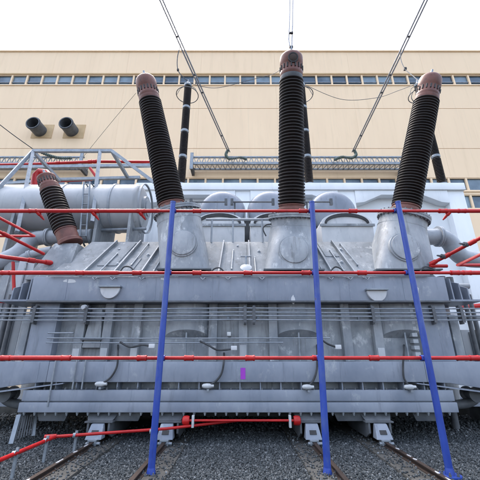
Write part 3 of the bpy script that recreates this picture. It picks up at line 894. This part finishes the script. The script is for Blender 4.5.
# ------------------------------------------------------------------ conduits along the front
cy = GY-.03
for k, py in enumerate((308.5, 312.5, 316, 320)):
    z = P(240, py, cy).z
    MB().path([(-6.8, cy-.01, z), (-2.2, cy, z-.012), (0, cy-.005, z+.01), (2.6, cy, z-.01), (6.8, cy, z)], .017, 8).build('conduit', 'steel', TR)
for k, py in enumerate((338, 342.5)):
    z = P(240, py, cy).z
    MB().path([(-4.5, cy, z), (-2.4, cy, z-.01), (1.0 if k else 2.1, cy, z)], .015, 8).build('conduit', 'steel', TR)
z = P(240, 333, cy).z
MB().tube((-4.5, cy, z), (-3.9, cy, z), .018, 8).build('conduit', 'steel', TR)
for px in (34, 86, 245, 254, 373, 434, 462):
    c = P(px, 314.5, cy)
    q = MB().box(c.x-.025, c.x+.025, cy+.018, FY-.18 if abs(c.x) < 4.3 else GY+.1, c.z-.22, c.z+.22)
    q.box(c.x-.035, c.x+.035, cy-.031, cy-.019, c.z-.19, c.z+.19)
    q.build('conduit_clamp', 'darkgrey', TR)
# braided hoses and small white boxes on them
def cable(pts, r=.022):
    return MB().path(smooth_pts(pts, 8), r, 8).build('cable', 'cable', TR)
yb = GY-.05
for (px, py, p2) in ((101, 384, [(118, 352), (117, 366), (111, 377), (103, 383)]), (208, 386, [(224, 360), (222, 372), (217, 380), (210, 385)]), (308, 387, [(317, 352), (317, 368), (314, 379), (309, 386)]),
                     (410, 387, [(404, 352), (403, 366), (404, 378), (409, 386)])):
    cable([P(p2[0][0], p2[0][1]-7, FY+.02)] + [P(a, b_, yb) for a, b_ in p2])
    c = P(px, py, yb)
    jb = MB().lathe(c+Vector((-.13, 0, 0)), (1, 0, 0), [(0, .025), (.03, .045), (.1, .055), (.17, .052), (.21, .035), (.26, .03)], 16).build('sensor_box', 'whiteplastic', TR)
    MB().box(c.x-.02, c.x+.03, c.y-.06, c.y+.2, c.z-.10, c.z-.06).build('box_bracket', 'steel', jb)
for (px, py, p2) in ((234, 348, [(200, 341), (208, 345), (218, 350), (232, 349)]), (338, 347, [(322, 340), (328, 344), (336, 347)]), (152, 346, [(120, 342), (130, 347), (142, 345), (150, 346)])):
    cable([P(a, b_, cy-.03) for a, b_ in p2])
    c = P(px, py, cy-.02); MB().box(c.x-.07, c.x+.07, c.y-.04, c.y+.04, c.z-.048, c.z+.048).build('junction_box', 'pale', TR, bevel=.012)
c = P(229, 334, cy); MB().box(c.x-.045, c.x+.045, c.y-.03, FY-.005, c.z-.045, c.z+.045).build('junction_box', 'whiteplastic', TR, bevel=.01)
# looped leads on the slope
for loop in ([(210, 274), (214, 269), (220, 268), (225, 273)], [(120, 272), (124, 267), (130, 267), (134, 271)], [(330, 272), (335, 267), (341, 269), (345, 274)],
             [(420, 272), (424, 267), (431, 268), (436, 271)], 
             [(266, 236), (263, 229), (266, 225), (272, 224)]):
    yy = 7.85 if loop[0][1] > 260 else 8.6
    cable([P(a, b_, yy) for a, b_ in loop], .02)
# inspection fittings on the recessed wall, left
c = P(93, 328, FY-.2)
q = MB().prism([(c.x-.22, FY-.16, c.z-.45), (c.x+.22, FY-.16, c.z-.45), (c.x+.14, FY-.16, c.z+.45), (c.x-.10, FY-.16, c.z+.45)], (0, .155, 0))
q.build('valve_housing', 'grey', TR, bevel=.02)
for dz_ in (-.25, .32): MB().tube((c.x-.25, FY-.2, c.z+dz_), (c.x+.25, FY-.2, c.z+dz_), .03, 10).build('valve_pipe', 'steel', TR)
c2 = P(86, 308, FY-.3); MB().lathe(c2, (0, -1, 0), [(0, .07), (.08, .07), (.1, .05), (.16, .05)], 16).build('drain_cock', 'light', TR)
# serrated strip at the right-hand end of the recess
c = P(438, 335, FY-.1)
q = MB()
for k in range(9):
    zz = zD+.12+k*.145
    q.box(4.12, 4.24, FY-.2, FY-.02, zz, zz+.085)
q.build('ladder_strip', 'light', TR)
# sticker
c = P(243, 373.5, GY); MB().box(c.x-.055, c.x+.055, GY-.006, GY-.001, c.z-.12, c.z+.12).build('sticker', 'magenta', TR)
# vertical pipes hanging at the front over the girder
for px in (56, 77, 86):
    a = P(px, 360, GY-.04); MB().tube((a.x, GY-.04, 1.75), (a.x, GY-.04, zB+.02 if px > 60 else .75), .018, 8).build('drip_pipe', 'steel', TR)

# ------------------------------------------------------------------ undercarriage
q = MB()
for y0 in (8.75, 10.8): q.box(-4.4, 4.4, y0, y0+.35, .40, zA-.003)
q.build('cross_beam', 'dark', TR)  # dark colour stands in for the shade under the tank
for px in (61, 131, 345, 420):
    c = P(px, 418, 8.3)
    MB().hexa([(c.x-.28, 7.9, .44), (c.x+.28, 7.9, .44), (c.x+.28, 7.949, .44), (c.x-.28, 7.949, .44)],
              [(c.x-.36, 7.9, zA-.005), (c.x+.36, 7.9, zA-.005), (c.x+.36, 7.949, zA-.005), (c.x-.36, 7.949, zA-.005)]).build('jacking_pad', 'darkgrey', TR, bevel=.01)
for x in RAILX:
    bg_ = MB()
    y0, y1 = 7.72, 9.3
    # tapered saddle under the tank
    bg_.hexa([(x-.27, y0+.05, .47), (x+.27, y0+.05, .47), (x+.27, y1, .47), (x-.27, y1, .47)],
             [(x-.36, y0+.22, zA-.006), (x+.36, y0+.22, zA-.006), (x+.36, y1, zA-.006), (x-.36, y1, zA-.006)])
    bo_ = bg_.build('bogie', 'darkgrey', TR, bevel=.015)
    MB().box(x-.30, x+.30, y0-.02, y1+.02, .438, .4695).build('saddle_plate', 'darkgrey', bo_, bevel=.006)
    for s_ in (-1, 1):
        MB().prism([(x+s_*.20, y0, .435), (x+s_*.20, y0, .24), (x+s_*.20, y0+.2, .13), (x+s_*.20, y1-.2, .13), (x+s_*.20, y1, .24), (x+s_*.20, y1, .435)],
                   (s_*.045, 0, 0)).build('side_plate', 'darkgrey', bo_, bevel=.008)
    for yy in (y0+.42, y1-.42):
        MB().lathe((x-.12, yy, .335), (1, 0, 0), [(0, .09), (0, .2), (.03, .215), (.05, .195), (.24, .19), (.24, .09)], 36).build('wheel', 'rust', bo_)
    # front box with window and rail clamp
    MB().hexa([(x-.17, y0-.20, .165), (x+.17, y0-.20, .165), (x+.17, y0+.02, .165), (x-.17, y0+.02, .165)],
              [(x-.13, y0-.06, .42), (x+.13, y0-.06, .42), (x+.13, y0+.02, .435), (x-.13, y0+.02, .435)]).build('front_box', 'girder', bo_, bevel=.012)
    MB().obox((x, y0-.135, .285), (.07, 0, 0), (0, .01, -.0065*1), (0, .024, .034)).build('box_window', 'dark', bo_)
    cl = MB().box(x-.09, x+.09, y0-.24, y0-.06, .135, .168)
    cl.box(x-.09, x-.05, y0-.24, y0-.06, .06, .134); cl.box(x+.05, x+.09, y0-.24, y0-.06, .06, .134)
    cl.tube((x-.13, y0-.2, .10), (x+.16, y0-.2, .10), .03, 10)
    cl.build('rail_clamp', 'steel', bo_, bevel=.005)

# rails
rl = ['leftmost rusty rail, running under the outer left bogie', 'rusty rail under the inner left bogie beside the left blue post',
      'rusty rail under the inner right bogie beside the middle blue post', 'rightmost rusty rail with flaking white paint, under the outer right bogie']
for x, lb in zip(RAILX, rl):
    pf = [(-.07, .056), (.07, .056), (.07, .066), (.015, .076), (.013, .105), (.036, .112), (.036, .130), (-.036, .130), (-.036, .112), (-.013, .105), (-.015, .076), (-.07, .066)]
    t = MB().prism([(x+a, -2.8, zz) for a, zz in pf], (0, 15.6, 0)).build('rail', 'rust')
    tag(t, lb, 'rail', 'rails under the transformer')
    # flaking paint lies along the outer flange
    s_ = 1 if x > 0 else -1
    fk = t
    yy = 5.4
    while yy < 7.3:
        ln = random.uniform(.08, .26)
        if random.random() < (.7 if abs(x) > 2 else .12):
            pts = []
            for i in range(10):
                a = 2*PI*i/10
                pts.append((x + s_*(.004+random.uniform(.012, .03)*math.cos(a)), yy + ln/2*math.sin(a)*random.uniform(.7, 1.1), .1302))
            MB().prism(pts, (0, 0, .004)).build('paint_flake', 'chip', t)
        yy += ln + random.uniform(.05, .3)

# cooler pipework and radiators at both ends
for s_, lab in ((-1, 'left'), (1, 'right')):
    zt_ = 4.4 if s_ < 0 else 2.45
    for k in range(3):
        X = s_*(6.02 + .5*k); Yk = 9.0 + .12*k
        MB().box(min(X, X+s_*.46), max(X, X+s_*.46), Yk, Yk+.12, 1.55, zt_).build('cooler_panel', 'light' if k != 1 else 'grey', TR, bevel=.012)
        MB().box(min(X+s_*.2, X+s_*.24), max(X+s_*.2, X+s_*.24), Yk-.05, Yk-.002, 1.6, zt_-.06).build('panel_stiffener', 'grey', TR)
    for k, zz in enumerate((1.25, 2.9, 3.9)):
        MB().tube((s_*5.85, 9.6+.3*k, zz), (s_*7.4, 9.6+.3*k, zz), .09, 16).build('header_pipe', 'pipegrey', TR)
    for k, (a, b_) in enumerate(((6.15, 8.75), (6.45, 8.95))):
        MB().tube((s_*a, b_, 1.5), (s_*a, b_, 3.4), .055, 12).build('cooler_pipe', 'darkgrey', TR)
    MB().path(smooth_pts([(s_*6.6, 8.4, 1.35), (s_*6.1, 8.35, 1.3), (s_*5.75, 8.3, 1.12), (s_*5.5, 8.3, .82), (s_*5.15, 8.3, .72), (s_*4.7, 8.3, .72)], 8), .10, 20).build('drain_pipe', 'darkgrey', TR)
    MB().lathe((s_*5.38, 8.0, .95), (0, 1, 0), [(0, .16), (.05, .16), (.05, .1), (.3, .1), (.3, .16), (.35, .16)], 20).build('pipe_valve', 'darkgrey', TR)
    MB().box(min(s_*5.0, s_*7.5), max(s_*5.0, s_*7.5), 9.2, 11.2, .55, .75).build('cooler_base', 'girder', TR)
    MB().tube((s_*6.9, 9.4, 0), (s_*6.9, 9.4, .549), .09, 12).build('cooler_leg', 'darkgrey', TR)
    MB().tube((s_*5.6, 9.4, 0), (s_*5.6, 9.4, .549), .09, 12).build('cooler_leg', 'darkgrey', TR)

# ================================================================== FIRE PIPES AND POSTS
PY = 6.06
pg = 'red fire-water pipes across the front'
def fire_pipe(py, label, couplings, nozzles, thick, r=.031):
    z = P(240, py, PY).z
    t = thing('fire_pipe', label, 'pipe', (0, PY, z), pg)
    MB().tube((-8.2, PY, z), (8.2, PY, z), r, 20).build('pipe', 'red', t)
    for s_ in (-1, 1):
        xr = s_*(8.2 + .12*(z-1.5))
        MB().path([(s_*8.19, PY, z), (xr, PY, z), (xr, PY+.06, z-.06), (xr, PY+.06, 0)], r, 14).build('riser', 'red', t)
    for (a, b_) in thick:
        xa, xb = P(a, py, PY).x, P(b_, py, PY).x
        MB().lathe((xa, PY, z), (1, 0, 0), [(0, r), (.05, .042), (xb-xa-.05, .042), (xb-xa, r)], 20, caps=False).build('sleeve', 'red', t)
    for px in couplings:
        x = P(px, py, PY).x
        MB().lathe((x-.085, PY, z), (1, 0, 0), [(0, r), (.0, .047), (.02, .051), (.035, .045), (.135, .045), (.15, .051), (.17, .047), (.17, r)], 20, caps=False).build('coupling', 'red', t)
    for px, s_ in nozzles:
        x = P(px, py, PY).x
        nz_ = MB().lathe((x, PY, z-.03), (s_*.5, .35, -.6), [(0, .04), (.07, .04), (.07, .028), (.13, .026), (.2, .012)], 14).build('spray_nozzle', 'red', t)
    return z
zlo = fire_pipe(358, 'lowest red fire pipe at eye level across the tank', (6, 66, 142, 189, 250, 317, 374, 474), (), ((-60, 70), (455, 540)))
zmi = fire_pipe(272.8, 'middle red fire pipe along the foot of the turrets', (6, 80, 137, 197, 248, 306, 362, 455, 467), (), ((-60, 120), (452, 540)))
zup = fire_pipe(211, 'highest red fire pipe passing the tops of the blue posts', (33, 95, 141, 197, 303, 353, 443, 462), ((38, 1), (93, 1), (140, 1), (449, -1)), ((-60, 160), (438, 540)))

posts = [((150.5, 173), 'left blue steel post with flanged foot', ), ((328, 312), 'middle blue steel post in front of the right-hand inner rail',), ((451, 398), 'right blue steel post beyond the outer right rail',)]
def pxbase(px): return P(px, 479, 5.92).x
for i, ((bx, tx), lb) in enumerate(posts):
    b_ = Vector((pxbase(bx), 5.92, .0)); tp = P(tx, 203, 5.92)
    t = thing('blue_post', lb, 'post', b_, 'blue posts that carry the red fire pipes')
    d = tp-b_
    MB().lathe(b_, d, [(.02, .057), (d.length, .051)], 28).build('tube', 'blue', t)
    MB().lathe(b_+d.normalized()*(d.length-.002), d, [(0, .055), (.03, .055), (.035, .045)], 28).build('end_cap', 'blue', t)
    MB().lathe(b_, (0, 0, 1), [(.0, .16), (.045, .16), (.045, .16), (.045, .075), (.14, .058)], 28).build('base_flange', 'blue', t)
    for k in range(6):
        a = 2*PI*k/6; MB().lathe(b_+Vector((.125*math.cos(a), .125*math.sin(a), .04)), (0, 0, 1), [(0, .022), (.035, .022), (.035, .012), (.06, .012)], 6).build('anchor_bolt', 'darkgrey', t)
    for zz in (zlo, zmi, zup):
        k = (zz-b_.z)/(tp.z-b_.z); c = b_+d*k
        if k > .99: continue
        q = MB().lathe((c.x-.05, PY, zz), (1, 0, 0), [(0, .037), (0, .05), (.1, .05), (.1, .037)], 20, caps=False)
        q.box(c.x-.045, c.x+.045, 5.975, PY-.035, zz-.03, zz+.03)
        q.build('pipe_clamp', 'blue', t)

def side_pipe(pts, r, label, nozz=(), coup=()):
    t = thing('fire_pipe', label, 'pipe', pts[0], 'red fire-water pipes at the transformer ends')
    MB().path(pts, r, 18).build('pipe', 'red', t)
    for (k, u) in coup:
        a, b_ = Vector(pts[k]), Vector(pts[k+1]); c = a.lerp(b_, u)
        MB().lathe(c, b_-a, [(-.08, r), (-.08, r*1.35), (.08, r*1.35), (.08, r)], 18, caps=False).build('coupling', 'red', t)
    for (k, u, dv) in nozz:
        a, b_ = Vector(pts[k]), Vector(pts[k+1]); c = a.lerp(b_, u)
        MB().lathe(c, dv, [(0, r*1.3), (.1, r*1.3), (.1, .03), (.22, .02)], 12).build('spray_nozzle', 'darkgrey', t)
def yline(X, z, y0, y1): return [Vector((X, y0, z)), Vector((X, y1, z))]
pL = P(34, 236, 7.65)
side_pipe([P(-40, 197, 6.2), pL, P(-40, 236, 7.65)], .036, 'thin red pipe bending back in a V at the left edge, upper')
side_pipe([P(-40, 212, 6.3), P(44, 254, 8.0)], .038, 'red pipe slanting down to the small pedestal at the left', (), ((0, .5),))
side_pipe([P(-40, 250, 7.4), P(8, 257.5, 7.4), P(52, 263, 8.35)], .05, 'thick red pipe with flange end above the middle pipe at the left', (), ((0, .4), (1, .5), (1, .9)))
side_pipe([P(520, 217, 6.4), P(431, 264, 7.9)], .043, 'red pipe with spray nozzles slanting down behind the right turret', ((0, .55, (-.6, -.1, .05)), (0, .82, (-.6, -.1, .05))), ((0, .50), (0, .80), (0, .97)))
side_pipe([P(520, 236, 6.8), P(458, 265, 7.6), P(520, 265, 7.6)], .045, 'thin red pipe bending back in a V at the right edge')
q = P(445, 266, 7.8)
side_pipe([P(430, 266, 7.9), P(447, 266, 7.9)], .045, 'short red pipe stub under the slanting pipe at the right')
side_pipe([P(-30, 165.5, 12.8), P(38, 164, 12.8), P(96, 161.5, 12.8), P(160, 162, 12.8)], .07, 'long red pipe behind the frame above the conservator', (), ((1, .35), (1, .9), (1, .98)))
side_pipe([P(38, 200, 10.2), P(35, 184, 10.2), P(36, 176, 10.2), P(40, 172, 10.2), P(46, 173, 10.2), P(52, 180, 10.2)], .14, 'thick red pipe elbow behind the short bushing', ())
side_pipe([P(-30, 183, 12.4), P(46, 182, 12.4), P(92, 180, 12.4)], .045, 'thin red pipe just above the conservator back')
side_pipe([P(90, 168, 11.9), P(97, 178, 11.9)], .06, 'short slanting red pipe stub by the ladder top')
side_pipe([P(-30, 300, 8.9), P(18, 302, 8.9)], .05, 'short red pipe low at the left end of the tank')
side_pipe([P(13, 262, 8.2), P(14, 290, 8.2)], .04, 'upright red pipe at the left end of the tank')
side_pipe([P(458, 308, 9.4), P(510, 303, 9.4)], .07, 'short red pipe low at the right end of the tank')
# beam behind conservator
t = MB().bar(P(-30, 168, 12.2), P(152, 165.5, 12.2), .07, .07).build('support_beam', 'steel')
tag(t, 'grey steel beam under the long red pipe above the conservator', 'beam')

# ground pipes
zg = .36
X0 = -3.47
t = thing('ground_fire_pipe', 'low red pipe on short stands crossing the rails at the left', 'pipe', (X0, 6.9, 0), 'low red pipes over the ballast')
e1 = P(240, 421.5, 8.35); e1.z = zg
MB().path([(X0-.1, 4.6, zg), (X0-.03, 5.5, zg), (X0, 6.9, zg)], .032, 16).build('pipe', 'red', t)
MB().path([(X0-.05, 6.86, zg+.0), (-1.5, 7.4, zg+.03), (e1.x, e1.y, zg+.02)], .027, 16).build('pipe', 'red', t)
MB().lathe((X0-.1, 6.85, zg), (1, .28, 0), [(-.08, .027), (-.08, .043), (.12, .043), (.12, .027)], 16, caps=False).build('coupling', 'red', t)
for (x, y) in ((X0-.02, 5.75), (X0+.0, 6.55), (-2.95+.05-.25, 6.97), (-1.78, 7.3)):
    s_ = MB().box(x-.022, x+.022, y+.045, y+.075, 0, zg+.07).build('pipe_stand', 'steel', t)
    MB().lathe((x-.03, y, zg), (1, .1, 0), [(0, .03), (0, .045), (.05, .045), (.05, .03)], 16, caps=False).build('clamp', 'steel', s_)
t = thing('ground_fire_pipe', 'straight red pipe with red flanges at both ends under the tank', 'pipe', (0, 8.45, 0), 'low red pipes over the ballast')
yb2 = 7.70
zz = P(240, 420.5, yb2).z
xa, xb = P(187, 420, yb2).x, P(296, 420, yb2).x
MB().tube((xa, yb2, zz), (xb, yb2, zz), .024, 16).build('pipe', 'red', t)
for x in (xa, xb):
    s_ = 1 if x > 0 else -1
    MB().lathe((x-s_*.05, yb2, zz), (s_, 0, 0), [(0, .03), (0, .085), (.04, .095), (.09, .095), (.13, .085), (.15, .05)], 20).build('end_flange', 'red', t)
    st_ = MB().box(x-s_*.13-.025, x-s_*.13+.025, yb2-.05, yb2+.05, zz-.13, zz+.1).build('pipe_stand', 'whiteplastic', t, bevel=.005)
    MB().tube((x-s_*.13, yb2+.05, zz), (x-s_*.13, yb2+.05, zA-.01), .015, 8).build('hanger_rod', 'darkgrey', t)

# grille and prop under the left end
t = thing('steel_grille', 'upright steel bar grille leaning under the left end of the tank', 'grille', P(30, 440, 8.1))
a0_, a1_ = P(11, 444, 7.6), P(19, 415, 7.75)
b0_, b1_ = P(33, 436, 8.1), P(36, 412, 8.2)
MB().bar(a0_, a1_, .04, .04).build('frame_post', 'steel', t)
MB().bar(b0_, b1_, .03, .03).build('frame_post', 'steel', t)
for k in range(1, 8):
    u = k/8; MB().bar(a0_.lerp(b0_, u)+Vector((0, .02, .05)), a1_.lerp(b1_, u)+Vector((0, .02, 0)), .012, .012).build('bar', 'darkgrey', t)
MB().bar(a1_, b1_, .025, .025).build('top_rail', 'darkgrey', t)

# kerb behind
kind(MB().box(5.2, 30, 11.3, 11.9, -.2, .32).build('kerb', 'concrete', bevel=.02), 'structure')
kind(MB().box(-30, -5.4, 11.6, 12.1, -.2, .3).build('kerb', 'concrete', bevel=.02), 'structure')
t = MB().box(7.0, 9.5, 10.0, 10.9, 0, .42).build('cable_trough', 'darkgrey', bevel=.02)
tag(t, 'dark low trough beside the concrete kerb at the right', 'trough')

# ------------------------------------------------------------------ jumpers
kL = on(LW0, LW1, .62); kR = on(RW0, RW1, .62)
kL = P(181.5, 46, 13.2); kR = P(400, 52, 11.0)
drop([P(181, 44, 12.9), P(177.5, 57, 12.9), P(178, 70, 12.9), P(184, 78, 12.9), A0+Vector((0, 0, -.1))], 'pale jumper from the left twin wire to the arrester', .024, 'lead', (20,))
drop([P(400.5, 52, 10.5), P(401, 60, 10.3), P(405, 69, 9.8), P(413, 76, 9.0), P(420, 82, 8.2)], 'pale jumper from the right twin wire to the right-leaning bushing cap', .016, 'lead', (20,))
t = thing('overhead_wire', 'twin wire dropping straight down to the upright middle bushing', 'wire', TM_)
for s_ in (-.05, .05):
    MB().path([TM_+Vector((s_*.3, 0, -.05)), TM_+Vector((s_, .02, .5)), P(291.2, 20, 7.1)+Vector((s_, 0, 0)), P(291.5, -15, 7.1)+Vector((s_, 0, 0)), P(291.8, -120, 7.0)+Vector((s_, 0, 0))], .022, 8).build('conductor', 'wire', t)
for py in (33, 47): c = P(291.2, py, 7.12); MB().box(c.x-.06, c.x+.06, c.y-.03, c.y+.03, c.z-.03, c.z+.03).build('spacer', 'dark', t)
drop([A0+Vector((0, 0, -.2)), P(215, 88, 12.6), P(250, 80, 12), P(273, 74, 11), P(284, 66, 7.2)], 'thin sagging lead between left arrester and middle bushing cap', .012)
drop([A1+Vector((0, 0, -.2)), P(340, 99, 12.8), P(375, 98, 12.0), P(400, 90, 10), P(420, 82, 8.0)], 'thin sagging lead between middle arrester and right bushing cap', .012)
drop([P(-10, 117, 17.5), P(12, 134, 18), P(33, 149, 18.6)], 'thin slanting wire at the far left reaching the lattice beam', .03, 'cable')
drop([P(84, 156, 18.8), P(110, 124, 18), P(136, 93, 17)], 'thin slanting wire from the beam end towards the left bushing cap', .012)
drop([P(420, 84, 7.8), P(413, 92, 7.9), P(411.5, 98, 7.9), P(415, 103, 7.9)], 'small looped lead at the neck of the right-leaning bushing', .012, 'cable')
